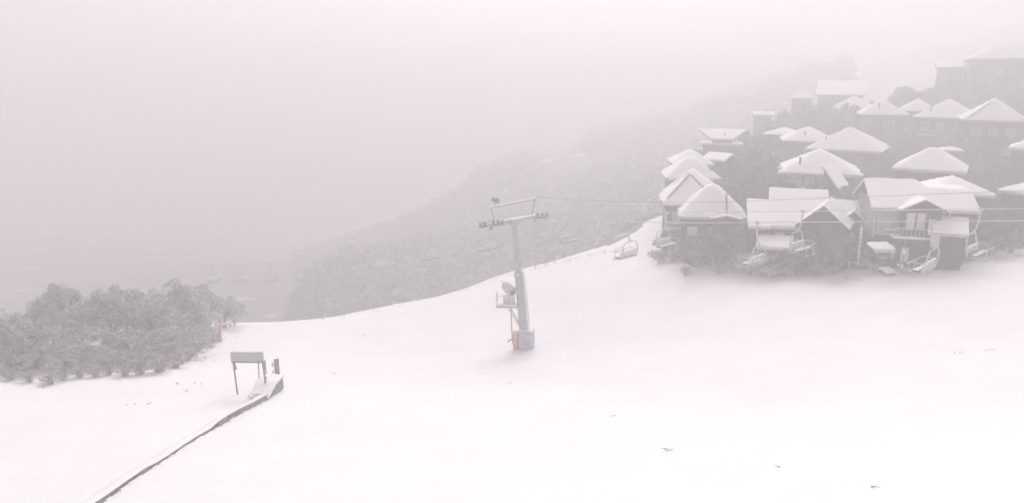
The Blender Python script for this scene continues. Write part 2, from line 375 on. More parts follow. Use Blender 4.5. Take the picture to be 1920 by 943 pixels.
house('chalet_wing', 'hipped snowy roof corner behind the right end of the big chalet', 1803, 366, 73, 6.0, 6.0, 20, 5.5, .46, 'hip', m='timber2', wins=row('r', [0], -1.4, 1.2, 1.2), cat='chalet')
house('annex', 'low annex with tilted snowy roof and dark wall below the right of the big chalet', 1778, 439, 65.6, 3.1, 2.5, 4, 2.9, .42, 'shed', m='timber', oh=.3, wins=row('f', [-.9], -.75, .6, 1.1, 'curtain', 0), cat='annex', step=.5, rag=.06, group='small roofed annexes')
house('porch', 'small tilted snowy porch roof on the dark lower wall of the big chalet', 1659, 469, 65.6, 1.9, 1.3, 32, .7, .22, 'shed', m='timber2', oh=.3, cat='porch', step=.4, rag=.03, snow=.2, base=False, group='small roofed annexes')
# --- gabled lodge left of it
wing2 = lambda x, y: .92*(1.95-abs(x-2.2))-.1
house('lodge', 'lodge with wide bright snow roof and dark pointed gable facing the slope', 1498, 428, 72.6, 5.7, 5.6, 4, 6.0, .52, 'shed', m='timber', oh=.35, step=.6, rag=.08,
      wins=row('f', [-1.7], -1.3, .8, 1.3, 'curtain', 0), strips=())
r, h = house('gabled_lodge', 'dark pointed gable with snowy edges beside the wide bright roof', 1541, 427, 71.2, 4.9, 6.0, -6, 6.0, .86, 'gy', m='timber', oh=.16, step=.5, rag=.05, snow=.14,
      wins=(), cat='lodge')
house('lodge', 'small lean-to lodge wing with bright snow panel left of the wide roof', 1424, 426, 73.3, 2.15, 4.3, 5, 6.0, .45, 'shed', m='timber', oh=.2, step=.5, rag=.06, wins=row('f', [.1], -1.2, .5, .8, 'curtain', 0))
house('lodge', 'small cross-gabled snow roof between the pointed gable and the big chalet', 1580, 405, 75, 3.5, 4.4, -4, 6.0, .5, 'gx', m='timber', oh=.25, step=.5, rag=.15,
      extra=[(.0, 2.2, -3.2, 0, lambda x, y: .9*(1.1-abs(x-1.1))-.3)], wins=row('f', [-.6], -1.2, .9, .8, 'curtain', 1, True))
house('lean_to', 'low snowy lean-to roof in front of the wide-roofed lodge', 1452, 465, 71.6, 3.3, 2.0, 0, 3.0, .35, 'shed', m='timber2', oh=.2, cat='lean-to', step=.5, rag=.12, group='small roofed annexes')
# --- left cluster of stepped chalets
house('chalet', 'lowest chalet of the stepped left cluster, its roof cut by a tall dark flue', 1336, 409, 80, 7.0, 6.8, 4, 6.4, .98, 'hip', cap=2.9, rag=.35, m='timber', oh=.5, strips=((1.45, -.6, 1.45, -3.2),), wins=row('f', [-2, 0.2, 2], -1.6, 1, 1, 'curtain'), extra=[(-.2, 3.0, -4.1, 0, lambda x, y: .22*(1.6-abs(x-1.4)))], balc=[(-2.6, -.4, -2.7, 1.2)])
house('chalet', 'chalet with a steep v-shaped dark ridge in the stepped left cluster', 1297, 384, 84.5, 6.2, 6.4, 8, 7, .92, 'hip', rag=.3, m='timber', oh=.5, strips=((.1, 0, -2.7, -2.8), (.1, 0, 1.7, -1.8)), wins=row('f', [-1.6, .6], -1.7, .8, 1.2, 'curtain', 0)+row('l', [-1.5, .5], -1.7, .8, 1.2), balc=[(-2.6, 1.6, -2.9, 1.1)])
house('chalet', 'ragged snowy eaves of the third chalet up in the left cluster', 1287, 363, 90, 5.9, 6, -10, 6.5, .85, 'hip', rag=.4, m='timber', oh=.5, flues=((-.2, -1.2, .4),))
house('chalet', 'broad snowy hip roof of the fourth chalet up in the left cluster', 1300, 336, 97, 6.9, 7, 8, 7, .80, 'hip', cap=2.3, rag=.3, m='timber', oh=.5, flues=((2.3, -2.3, .4),))
house('chalet', 'top roof of the left cluster, cut off flat above the others', 1300, 309, 104, 5.6, 6, 10, 7, .62, 'hip', cap=1.5, rag=.25, m='timber', oh=.5)
house('chalet', 'slanting snowy roof sticking out right of the top of the left cluster', 1337, 301, 106, 3.7, 4.2, -28, 7, .36, 'gx', rag=.2, m='timber2', oh=.3)
# --- middle
house('chalet', 'chalet with wide pyramid roof, pale bay windows and a snowy side stair roof', 1537, 328, 94, 9.8, 9.5, 3, 7, .56, 'hip', rag=.3, m='timber', oh=.7, flues=((-2.4, -3.2, .9),),
      wins=row('f', [-3.7, -3.0, -2.3], -1.5, .62, 2.5, 'pale', 0, True)+row('f', [-1.2], -1.1, 1.1, 1.5, 'curtain', 1, True)+row('f', [.7], -1.1, 1.1, 1.5, 'glass', 1))
r, h = house('stair_roof', 'narrow slanting snowy stair roof on the right of the wide pyramid roof chalet', 1584, 355, 90, 1.7, 4.4, 28, 3.0, .50, 'shed', m='timber2', oh=.2, cat='stair roof', step=.5, rag=.04, snow=.2, group='small roofed annexes', base=False)
house('chalet', 'chalet with concave tent-like snow roof behind the big chalet', 1741, 321, 90, 7.9, 7.4, -3, 7, .66, 'hip', cap=2.4, rag=.12, m='timber', oh=.5, wins=row('f', [-2, 1.5], -1.5, 1.0, 1.1))
house('lodge', 'large lodge with broad pyramid snow roof above the wide pyramid chalet', 1580, 283, 117, 11.2, 10.5, -9, 8, .60, 'hip', rag=.3, m='timber', oh=.6, wins=row('f', [-3, -1, 2.6], -1.6, 1.0, 1.2), flues=((-3, -3, .5),))
house('lodge', 'lodge with low rounded snow roof left of the broad pyramid roof', 1520, 266, 123, 8.5, 8, 8, 7, .50, 'hip', rag=.3, m='timber', oh=.5, flues=((-.8, -2.5, .6),))
house('lodge', 'flat-topped small snow roof at the left end of the middle row', 1466, 254, 130, 6.2, 6, -6, 7, .32, 'hip', cap=1.1, rag=.25, m='timber', oh=.5)
r, h = house('lodge', 'lodge with butterfly-shaped snow roof and long dark eave line left of the middle row', 1353, 271, 124, 6.8, 4.5, 0, 7, 0, 'flat', rag=.1, m='timber', oh=.4, snow=.16)
def trapezoid(z0, th, k=1.0):
    b_ = [(-1.7*k, -2.0), (1.7*k, -2.0), (3.9*k, 1.6), (-3.9*k, 1.6)]; zz = (z0, z0, z0+1.35, z0+1.35)
    return MB().add([(x, y, z) for (x, y), z in zip(b_, zz)]+[(x, y, z+th) for (x, y), z in zip(b_, zz)], [(3, 2, 1, 0), (4, 5, 6, 7), (0, 1, 5, 4), (1, 2, 6, 5), (2, 3, 7, 6), (3, 0, 4, 7)])
k = trapezoid(.55, .14).build('upper_roof', M['roof'], r); trapezoid(.695, .26, 1.02).build('snow_layer', M['snow'], k)
MB().box((0, -.2, .42), (3.2, 2.6, .5)).build('clerestory', M['timber'], r)
MB().tube([(.4, -.9, .9), (.4, -.9, 1.75)], .12, 8).build('flue', M['dsteel'], r)
# --- upper row
house('apartment_lodge', 'tall dark lodge with steep pyramid roof at the right edge', 1866, 227, 119, 9.2, 9, 6, 11, .72, 'hip', rag=.08, m='timber', oh=.4, strips=((-.6, -.9, -3.6, -4.2),),
      wins=row('f', [-2.4, 0, 2.4], -1.8, 1.1, 1.2)+row('f', [-2.4, 0, 2.4], -4.8, 1.1, 1.2)+row('f', [-2.4, 0, 2.4], -7.8, 1.1, 1.2))
house('lodge', 'lodge with steep pyramid roof and pale balcony second in the upper row from the right', 1770, 222, 133, 9.8, 9, -6, 9, .66, 'hip', rag=.15, m='timber2', oh=.5, flues=((-2.4, -3.0, 1.2),), wins=row('f', [-3, -.5, 2.4], -1.6, 1.2, 1.3), balc=[(-4, -1, -3.2, 1.3)])
house('lodge', 'smaller snow pyramid roof tucked behind the upper row', 1722, 209, 146, 7.0, 7, 4, 8, .62, 'hip', rag=.2, m='timber2', oh=.5)
house('lodge', 'lodge with pyramid roof and dark flue third in the upper row', 1657, 216, 141, 8.6, 8, 5, 8, .62, 'hip', rag=.15, m='timber2', oh=.5, flues=((-.8, -2.4, 1.0),), wins=row('f', [-2, 1], -1.7, 1.6, 1.2))
house('lodge', 'fading pyramid roof at the left end of the upper row', 1597, 206, 158, 8.8, 8, -4, 8, .62, 'hip', rag=.15, m='timber2', oh=.5, wins=row('f', [-2, 1], -1.7, 1.6, 1.2))
house('hotel_block', 'flat wide roof fading into fog above the upper row', 1576, 179, 172, 10.5, 9, 0, 9, .34, 'shed', rag=.1, m='timber2', oh=.5, cat='building')
house('lodge', 'faint small roof left of the flat wide roof in fog', 1504, 185, 176, 5.5, 6, 0, 8, .5, 'hip', rag=.2, m='timber2', oh=.5)
house('lodge', 'tiny pale roof lowest on the left of the foggy row', 1432, 217, 165, 4.4, 4, 5, 7, .3, 'gx', rag=.2, m='timber2', oh=.4)
house('hotel_block', 'large dark hotel with broad snow roof at the top right edge', 1905, 111, 168, 18, 13, 8, 15, .52, 'hip', cap=3.2, rag=.3, m='timber', oh=.6, cat='hotel', wins=row('f', [-2.5], -3, 1.3, 1.3))
house('hotel_block', 'pale roofed block with snowy balconies left of the top hotel', 1797, 127, 180, 9.2, 9, 4, 15, .30, 'gx', rag=.2, m='timber2', oh=.5, cat='hotel', balc=[(-1, 1.4, -2.9, 1.2), (-1, 1.4, -6.2, 1.2)], wins=row('f', [.2], -1.5, 1.6, 1.2)+row('f', [.2], -4.6, 1.6, 1.2))
house('shed', 'small snowy shed roof between the tent roof chalet and the tall dark lodge', 1784, 284, 104, 2.9, 2.2, 12, 3, .3, 'hip', rag=.3, m='timber2', oh=.2, cat='shed', step=.5)
house('cabin', 'dark cabin with snow roof at the right edge behind the upper chair', 1906, 362, 78, 3.6, 5, -22, 6.5, .45, 'hip', rag=.2, m='timber', oh=.3, cat='cabin', step=.5)
house('lodge', 'snow roof corner entering at the right edge', 1931, 281, 100, 4.6, 5, 0, 6, .5, 'hip', rag=.2, m='timber', oh=.3, step=.6)
# ---------------------------------------------------------------- lift line geometry
T0 = G(985, 652); print('tower base', T0)
LD = Vector((.68, -.733, 0)).normalized(); LP = Vector((LD.y*-1, LD.x, 0))     # along the line (towards the right), across it (towards far side)
TOPXY = T0 - LD*1.6
def planhit(px, py, off):
    """where the sight line through (px, py) meets the vertical plane of the rope: distance along it and height"""
    d = raydir(px, py); o_ = TOPXY + LP*off; a = np.array([[d.x, -LD.x], [d.y, -LD.y]]); lam, q_ = np.linalg.solve(a, [o_.x, o_.y]); return q_, d.z*lam
GA = 2.75; HANG = 2.72
def profile(off, rope_px, seat_px):
    k = [planhit(a, b_, off) for a, b_ in rope_px]+[(lambda h_: (h_[0], h_[1]+HANG))(planhit(a, b_, off)) for a, b_ in seat_px]
    k.sort(); ss = [a for a, _ in k]; zz = [b_ for _, b_ in k]
    ss = [ss[0]-40]+ss+[ss[-1]+40]; zz = [zz[0]+(zz[1]-zz[0])/(ss[2]-ss[1])*-40]+zz+[zz[-1]+(zz[-1]-zz[-2])/(ss[-2]-ss[-3])*40]
    return ss, zz
PR = {-1: profile(-GA, [(1920, 414), (1300, 418), (929, 411)], [(705, 502), (505, 528), (390, 530)]), 1: profile(GA, [(1920, 391), (1300, 399), (1008, 398)], [(560, 526), (447, 529)])}
def ropez(s, off):
    pr = PR[-1 if off < 0 else 1]; return float(np.interp(s, pr[0], pr[1]))
ZT = (ropez(0, -1)+ropez(0, 1))/2
def planpt(px, off):
    s_ = 0.
    for _ in range(6):
        z = ropez(s_, off); u = (px-960)/F; o_ = TOPXY+LP*off
        for __ in range(20): s_ = (u*((o_.y+LD.y*s_)*CP - z*SP) - o_.x)/LD.x if abs(u) < .01 else s_; 
        s_ = (u*(o_.y*CP - z*SP) - o_.x)/(LD.x - u*LD.y*CP)
    return s_
def ropept(s, off): p = TOPXY + LP*off + LD*s; return Vector((p.x, p.y, ropez(s, off)))
for off, lab in ((-GA, 'rimed haul rope on the near side of the lift tower'), (GA, 'rimed haul rope on the far side of the lift tower')):
    q = MB().tube([ropept(s, off) for s in np.linspace(-105, 75, 90)], .028, 6)
    tagit(q.build('haul_rope', M['frope']), lab, 'rope', 'chairlift ropes')
q = MB().tube([ropept(s, GA)+Vector((0, 0, .78+.25*min(1, abs(s-20)/22)+.5*max(0, 1-s/12)**2)) for s in np.linspace(0, 75, 50)], .016, 6)
tagit(q.build('signal_cable', M['rope']), 'thin dark signal cable strung above the two haul ropes', 'cable', 'chairlift ropes')
# ---------------------------------------------------------------- chairs (origin at the grip, x across the seat, y along the rope)
def make_chair():
    r = empty('lift_chair', (0, 0, 0))
    MB().box((0, 0, -.02), (.12, .3, .14)).tube([(0, -.15, .06), (0, .15, .06)], .05).build('grip', M['frost'], r)
    q = MB().tube([(0, 0, 0), (.0, .0, -.25), (.03, .06, -.9), (0.02, .12, -1.35), (0, .25, -1.6), (0, .3, -1.75)], .062, 8); q.build('hanger', M['frost'], r)
    q = MB().tube([(-1.05, .1, -3.15), (-1.02, .25, -2.6), (-.85, .3, -1.95), (-.6, .3, -1.72), (0, .3, -1.66), (.6, .3, -1.72), (.85, .3, -1.95), (1.02, .25, -2.6), (1.05, .1, -3.15)], .046, 8)
    q.tube([(-1.05, .1, -3.15), (-1.05, -.5, -3.12)], .04).tube([(1.05, .1, -3.15), (1.05, -.5, -3.12)], .04).tube([(-1.05, .1, -3.15), (1.05, .1, -3.15)], .04)
    q.build('bail_frame', M['frost'], r)
    for i in range(4):
        x = -.8+i*.533
        MB().box((x, -.18, -3.08), (.46, .5, .09)).build('seat', M['dsteel'], r)
        s = MB().box((x, -.24, -2.99), (.36, .26, .09)); s.smooth = True; s.build('snow_cap', M['snow'], r)
    for k in range(3):
        q = MB().bar((-1.03, .12+.02*k, -2.98+k*.2), (1.03, .12+.02*k, -2.98+k*.2), .05, .13); q.build('backrest_slat', M['frost'], r)
    q = MB().tube([(-1.0, .2, -2.55), (-1.06, -.5, -2.5), (-1.0, -.75, -2.65), (1.0, -.75, -2.65), (1.06, -.5, -2.5), (1.0, .2, -2.55)], .035, 8)
    q.tube([(-.5, -.75, -2.65), (-.5, -.85, -3.4)], .03).tube([(.5, -.75, -2.65), (.5, -.85, -3.4)], .03).tube([(-.8, -.85, -3.42), (-.2, -.85, -3.42)], .03).tube([(.2, -.85, -3.42), (.8, -.85, -3.42)], .03)
    q.build('safety_bar', M['frost'], r)
    MB().box((0, .17, -2.49), (1.9, .07, .05)).build('snow_cap', M['snow'], r)
    return r
proto = make_chair(); first = True
chairs = [(1748, -GA, 'near-side chair hanging low in front of the annex at the right'), (1420, -GA, 'near-side chair hanging before the small lean-to and frosted brush'),
 (1178, -GA, 'chair hanging clear over the open snow left of the village'), (917, -GA, 'faint chair just left of the lift tower'), (808, -GA, 'very faint chair, first beyond the one left of the tower'),
 (712, -GA, 'ghostly chair halfway along the foggy descent'), (505, -GA, 'barely visible chair third from the far end'), (398, -GA, 'last barely visible chair above the grey trees'),
 (1840, GA, 'far-side chair at the right with raised frame beside snowy slope'), (1505, GA, 'far-side chair hanging across the dark pointed gable'), (1250, GA, 'far-side chair hanging beside the frosted tree left of the cluster'),
 (1066, GA, 'faint chair hanging between the tower and the snow crest'), (560, GA, 'ghostly chair low over the spur, fourth from the far end'), (447, GA, 'barely visible chair second from the far end')]
ang = math.atan2(LD.y, LD.x)-PI/2
for i, (px, off, lab) in enumerate(chairs):
    c = proto if i == 0 else copy_tree(proto)
    s = planpt(px, off); c.location = ropept(s, off); c.rotation_euler = (0, 0, ang + (0 if off < 0 else PI))
    c.scale = (.93, .93, .86); tagit(c, lab, 'lift chair', 'chairs on the lift line')
# ---------------------------------------------------------------- lift tower
tw = empty('lift_tower', T0, ang+PI/2, label='tall grey lift tower leaning a little over the snow slope', cat='lift tower')   # local x along the line, y across (far side)
H = ZT - T0.z - .15; lean = -1.6
def ax(z): return Vector((lean*z/H, 0, z))
MB().tube([ax(-.5), ax(6.9)], [.45, .39], 20).build('lower_tube', M['galv'], tw)
fl = MB().tube([ax(6.85), ax(7.05)], .48, 20).build('flange', M['frost'], tw)
for k in range(12):
    a = 2*PI*k/12; MB().tube([ax(6.78)+Vector((.43*math.cos(a), .43*math.sin(a), 0)), ax(7.12)+Vector((.43*math.cos(a), .43*math.sin(a), 0))], .035, 5).build('bolt', M['dsteel'], fl)
MB().tube([ax(7.05), ax(H-.5)], [.29, .22], 20).build('upper_tube', M['galv'], tw)
MB().box(ax(H-.35), (.7, .8, .5)).build('head_plate', M['galv'], tw)
MB().box((lean, 0, H-.28), (.28, 6.0, .28)).build('crossarm', M['galv'], tw)
MB().box((lean, 0, H-.07), (.34, 6.0, .08)).build('snow_layer', M['snow'], tw)
shm = None
for off in (-GA, GA):
    za, zb = ropez(-1.6, off)-T0.z-.42, ropez(1.6, off)-T0.z-.42
    a = MB().bar((lean-1.6, off, za), (lean+1.6, off, zb), .12, .16).bar((lean, off, min(za, H-.5)), (lean, off, max(zb, H-.1)), .16).build('sheave_beam', M['dsteel'], tw)
    MB().bar((lean-1.7, off+.35, za-.15), (lean+1.7, off+.35, zb-.15), .3, .06).build('catwalk', M['frost'], a)
    if shm is None: shm = MB().tube([(0, -.06, 0), (0, .06, 0)], .16, 14).mesh('sheave_wheel', M['dsteel'])
    for k in range(6):
        x = -1.5+k*.6; inst('sheave_wheel', shm, a, (lean+x, off, ropez(x, off)-T0.z-.22))
# lifting frame above the arm
q = MB()
q.bar((lean, -2.3, H-.1), (lean, -2.75, H+1.25), .1).bar((lean, 2.3, H-.1), (lean, 2.75, H+1.45), .1).bar((lean, -2.8, H+1.25), (lean, 2.8, H+1.45), .12)
q.build('lifting_frame', M['galv'], tw); MB().bar((lean, -2.8, H+1.35), (lean, 2.8, H+1.55), .14, .07).build('snow_layer', M['snow'], tw)
MB().tube([(lean-.3, -2.3, H+1.95), (lean+.35, -2.3, H+1.85)], [.18, .26], 12).bar((lean, -2.3, H+1.3), (lean, -2.3, H+1.8), .06).build('floodlight', M['dsteel'], tw)
# ladder on the far/right side
q = MB()
for sx in (-.2, .2): q.tube([ax(1.6)+Vector((.62, sx, 0)), ax(6.9)+Vector((.62, sx, 0))], .03, 6)
for k in range(17): q.bar(ax(1.7+k*.31)+Vector((.62, -.2, 0)), ax(1.7+k*.31)+Vector((.62, .2, 0)), .03)
q.build('ladder', M['frost'], tw)
MB().tube([ax(1.4)+Vector((.95, -.1, 0)), ax(6.9)+Vector((.7, -.1, 0))], .025, 6).build('guard_cable', M['frost'], tw)
# platform with its struts (local -x -y is camera left)
PLD = Vector((-.735, -.678, 0)).normalized(); PLn = Vector((-PLD.y, PLD.x, 0))
def pl(a, b_, z): v = ax(z) + PLD*a + PLn*b_; return Vector((v.x, v.y, z))
Rp = Matrix((PLD, PLn, Vector((0, 0, 1)))).transposed()
pz = 4.05
MB().box(pl(1.3, 0, pz), (2.0, 1.5, .14), R=Rp).build('platform', M['galv'], tw)
MB().box(pl(1.35, 0, pz+.14), (1.85, 1.4, .12), R=Rp).build('snow_layer', M['snow'], tw)
q = MB()
for b_ in (-.6, .6): q.bar(pl(1.3, b_, pz), pl(.35, b_*.3, pz-1.9), .09)
q.build('strut', M['galv'], tw)
q = MB()
for b_ in (-.7, 0, .7): q.tube([pl(2.25, b_, pz), pl(2.25, b_, pz+1.05)], .03, 6)
q.tube([pl(2.25, -.7, pz+1.05), pl(2.25, .7, pz+1.05)], .03, 6).tube([pl(2.25, -.7, pz+.55), pl(2.25, .7, pz+.55)], .03, 6).tube([pl(2.25, .7, pz+1.05), pl(.9, .7, pz+1.05)], .03, 6)
q.build('railing', M['frost'], tw)
MB().tube([pl(1.05, -.3, pz-.1), pl(1.1, -.3, pz-1.2), pl(1.2, -.35, .3)], .05, 6).build('hose', M['dsteel'], tw)
# fan gun on the platform
base = tw.matrix_world if False else Matrix.Translation(T0) @ Matrix.Rotation(ang+PI/2, 4, 'Z')
gp = base @ pl(1.15, 0, pz+.2)
pd = (base.to_3x3() @ PLD); ga = math.atan2(pd.y, pd.x)
fg = empty('snow_gun', gp, ga, label='frosted fan snow gun standing on the tower platform', cat='snow gun')   # local x away from tower
MB().box((0, 0, .38), (1.05, .8, .62)).build('control_box', M['frost'], fg)
MB().box((0, 0, .72), (1.0, .76, .08)).build('snow_layer', M['snow'], fg)
MB().bar((.0, -.42, .7), (0, -.42, 1.4), .1).bar((0, .42, .7), (0, .42, 1.4), .1).build('fork', M['galv'], fg)
c = MB(); d0 = Vector((.55, -.65, .28)).normalized(); c0 = Vector((0, 0, 1.35))
N = 20; ra = [.44, .5, .48, .42]; 
x_ = d0.cross(Vector((0, 0, 1))).normalized(); y_ = x_.cross(d0)
vs = []
for i, (L, rr) in enumerate(zip((-.6, -.35, .3, .65), ra)):
    for j in range(N):
        a = 2*PI*j/N; vs.append(c0+d0*L+(x_*math.cos(a)+y_*math.sin(a))*rr)
for i, (L, rr) in enumerate(zip((.65, .3, -.35, -.6), (.36, .42, .42, .36))):
    for j in range(N):
        a = 2*PI*j/N; vs.append(c0+d0*L+(x_*math.cos(a)+y_*math.sin(a))*rr)
c.add(vs, [(i*N+j, i*N+(j+1) % N, ((i+1) % 8)*N+(j+1) % N, ((i+1) % 8)*N+j) for i in range(8) for j in range(N)]); c.smooth = True
c.build('barrel', M['frost'], fg)
MB().tube([c0-d0*.3, c0+d0*.2], [.12, .16], 12).build('fan_hub', M['dsteel'], fg)
for k in range(6):
    a = 2*PI*k/6; e = x_*math.cos(a)+y_*math.sin(a); MB().bar(c0+e*.12, c0+e*.4, .04, .12).build('fan_blade', M['dsteel'], fg)
MB().bar(c0+Vector((.2, 0, .4)), c0+Vector((.75, -.1, .75)), .09).build('handle', M['frost'], fg)
# crash pads round the foot
b0 = G(988, 655); rzc = -math.atan2(b0.x, b0.y)
b0 = T0 + Vector((.12, -.05, 0))
p1 = empty('crash_pad', b0, rzc-.12, label='blue-grey crash pad with white printing wrapped round the tower foot', cat='crash pad', group='crash pads round the tower foot')
def padmesh(w, d, h, seed):
    mb = MB(); nn = 12; vs = []
    lv = [0, .12, .5, 1.0, 1.45, h-.08, h]
    for i, z in enumerate(lv):
        k = 0.92 if i in (0, len(lv)-1) else 1.0
        for j in range(28):
            a = 2*PI*j/28; ca, sa = math.cos(a), math.sin(a); e = .35
            x = math.copysign(abs(ca)**e, ca)*w/2*k; y = math.copysign(abs(sa)**e, sa)*d/2*k
            q = 1+.05*noise.noise(Vector((x*3, y*3+seed, z*2.5))); vs.append((x*q, y*q, z))
    mb.add(vs, [(i*28+j, i*28+(j+1) % 28, (i+1)*28+(j+1) % 28, (i+1)*28+j) for i in range(len(lv)-1) for j in range(28)]+[tuple(range((len(lv)-1)*28, len(lv)*28))])
    mb.smooth = True; return mb
padmesh(1.42, 1.35, 1.78, 1).build('pad_cover', M['pad'], p1)
MB().box((0, 0, 1.8), (1.15, 1.05, .08)).build('snow_layer', M['snow'], p1)
q = MB(); random.seed(3)
def curve(pts, w=.07):
    for a, b_ in zip(pts, pts[1:]): q.bar((a[0], -.735, a[1]), (b_[0], -.735, b_[1]), .03, w)
curve([(.12, 1.3), (.25, 1.45), (.42, 1.38), (.44, 1.15), (.3, 1.05), (.18, 1.15)]); curve([(.5, 1.5), (.56, 1.1), (.5, .7), (.56, .35)])
curve([(-.35, .12), (-.2, .4), (-.1, .55)]); curve([(-.15, .1), (.02, .38), (.12, .5)]); curve([(.05, .08), (.2, .3), (.35, .62), (.5, .7)]); curve([(.22, .1), (.35, .28), (.5, .42)]); curve([(-.1, .08), (-.3, .32), (-.42, .5)])
q.build('printing', M['padw'], p1)
p2 = empty('crash_pad', T0+Vector((-.88, .15, .0)), rzc-.1, label='narrow faded red pad at the left of the tower foot', cat='crash pad', group='crash pads round the tower foot')
padmesh(.55, .8, 1.55, 5).build('pad_cover', M['pink'], p2)
MB().tube([(-.25, -.2, .9), (-.6, -.25, .75), (-.75, -.2, .55)], .06, 6).build('strap', M['dsteel'], p2)
# ---------------------------------------------------------------- conveyor with its gate at the left
E0 = G(503, 748); E1 = G(190, 943); dirv = (E1-E0); dirv.z = 0; LEN = dirv.length; dirv.normalize(); nrm = Vector((-dirv.y, dirv.x, 0))
if nrm.y < 0: nrm = -nrm       # towards the far side
print('conveyor', E0, E1, LEN)
cv = empty('snow_conveyor', E0, 0, label='long low snow conveyor running down to the bottom left with its dark side showing', cat='conveyor')
def loc3(p): return Vector(p)-E0
NS = 16; step_ = (LEN*1.25)/NS
for i in range(NS):
    a = E0+dirv*(i*step_+.03); b_ = E0+dirv*((i+1)*step_-.03)
    f = i/NS; hgt = .33 if f < .32 else (.13 if f < .62 else .18)
    if i in (5,): hgt = .10
    hgt *= .9+.2*random.random()
    za, zb = gz(a.x, a.y), gz(b_.x, b_.y)
    mb = MB(); w = .07
    A1 = loc3((a.x, a.y, za-.3)); B1 = loc3((b_.x, b_.y, zb-.3)); up = Vector((0, 0, 1))
    vs = [A1, B1, B1+nrm*w, A1+nrm*w, A1+up*(hgt+.3), B1+up*(hgt+.3), B1+nrm*w+up*(hgt+.3), A1+nrm*w+up*(hgt+.3)]
    mb.add(vs, [(0, 1, 5, 4), (2, 3, 7, 6), (4, 5, 6, 7), (0, 4, 7, 3), (1, 2, 6, 5)]); mb.build('side_panel', M['side'], cv)
# snow lying on the belt, level with the panel top and merging with the ground behind
mb = MB(); sec = 90; vs = []
for i in range(sec+1):
    p = E0+dirv*(LEN*1.25*i/sec); f = i/sec
    hgt = (.33 if f < .30 else (.33-(f-.30)/.06*.20 if f < .36 else (.13 if f < .6 else min(.18, .13+(f-.6)*1.2))))
    wv = .05*noise.noise(Vector((i*.35, 0, 1)))
    for k, (o_, dz) in enumerate(((.02, .02), (.04, .05+wv), (.22, .06+wv), (.45, .0), (.8, -hgt*.5), (1.3, -hgt-.12))):
        z = gz(p.x, p.y) if k < 4 else gz(*(p+nrm*o_).xy)
        vs.append(loc3((p.x+nrm.x*o_, p.y+nrm.y*o_, z+hgt+dz)))
mb.add(vs, [(i*6+k, (i+1)*6+k, (i+1)*6+k+1, i*6+k+1) for i in range(sec) for k in range(5)]); mb.smooth = True
mb.build('snow_on_belt', M['snow'], cv)
mb = MB()
for i in range(1, 40):
    s0 = random.uniform(0, LEN); p = E0+dirv*s0; mb.tube([loc3((p.x, p.y, gz(p.x, p.y)+.02))-nrm*.05, loc3((p.x, p.y, gz(p.x, p.y)+.04))-nrm*.05+dirv*random.uniform(.2, .5)], [.05, .09], 5)
mb.build('clinging_snow', M['snow'], cv)
# drive box at the end of the belt
D1 = E0 + (G(531, 731)-E0)
db = empty('drive_box', (E0+D1)/2+nrm*.45+Vector((0, 0, -.1)), math.atan2((D1-E0).y, (D1-E0).x), label='dark drive box heaped with snow at the upper end of the conveyor', cat='machine box')
L_ = (D1-E0).xy.length
MB().box((0, .1, .3), (L_+.2, 1.1, .85)).build('casing', M['side'], db)
MB().box((-L_/2-.06, .0, .42), (.25, 1.0, .75)).build('end_cover', M['panel'], db)
sb = slab([(-L_/2-.25, L_/2+.15, -.55, .75)], lambda x, y: .74+.14*math.sin((x+1)*1.3), 0, .2, .22, .08, 2, .1); sb.build('snow_heap', M['snow'], db)
MB().bar((-.3, .2, .9), (.4, .25, 1.12), .1).build('handle', M['dsteel'], db)
# gate
FL = G(446, 739); tF = FL.y*CP-FL.z*SP; FR = P(502, 745, tF); FR.z = gz(FR.x, FR.y)
tg = (FL.x**2+FL.y**2)**.5
gt = empty('conveyor_gate', FL, 0, label='grey panelled gate on four thin posts over the head of the conveyor', cat='gate')
topz = P(440, 672, tF).z
gl = lambda v: Vector(v)-FL
tFL = Vector((FL.x-.12, FL.y, topz)); FRt = Vector((FR.x-.15, FR.y, topz))
wid = (FRt-tFL); wid.z = 0; ux = wid.normalized(); uy = Vector((-ux.y, ux.x, 0))
back = uy*3.0
for (a, b_, r_) in ((FL, tFL, .055), (FR, FRt, .06)):
    MB().tube([gl(a)-Vector((0, 0, .4)), gl(b_)], r_, 10).build('post', M['dsteel'], gt)
BK = []
for (fx, fy) in ((486, 712), (499, 712)):
    g0 = G(fx, fy); tb = g0.y*CP-g0.z*SP; q_ = P(fx-2, 674, tb); BK.append(q_); MB().tube([gl(g0)-Vector((0, 0, .3)), gl(q_)], .045, 8).build('post', M['dsteel'], gt)
MB().bar(gl(tFL-ux*.1), gl(FRt+ux*.12), .1, .12).build('lintel', M['dsteel'], gt)
for (e_) in (tFL, FRt): MB().bar(gl(e_+ux*.06-Vector((0, 0, .05))), gl(e_+ux*.12-Vector((0, 0, .55))), .12, .12).build('hinge_box', M['dsteel'], gt)
pc = (tFL+FRt)/2
Rg = Matrix((ux, uy, Vector((0, 0, 1)))).transposed()
MB().box(gl(pc+Vector((0, 0, .37))-ux*.02), (wid.length+.18, .16, .64), R=Rg).build('header_panel', M['panel'], gt)
MB().box(gl(pc+Vector((0, 0, .73))), (wid.length+.16, .22, .07), R=Rg).build('snow_layer', M['snow'], gt)
MB().bar(gl(FRt+ux*.05), gl(BK[1]), .07).build('side_rail', M['frost'], gt)
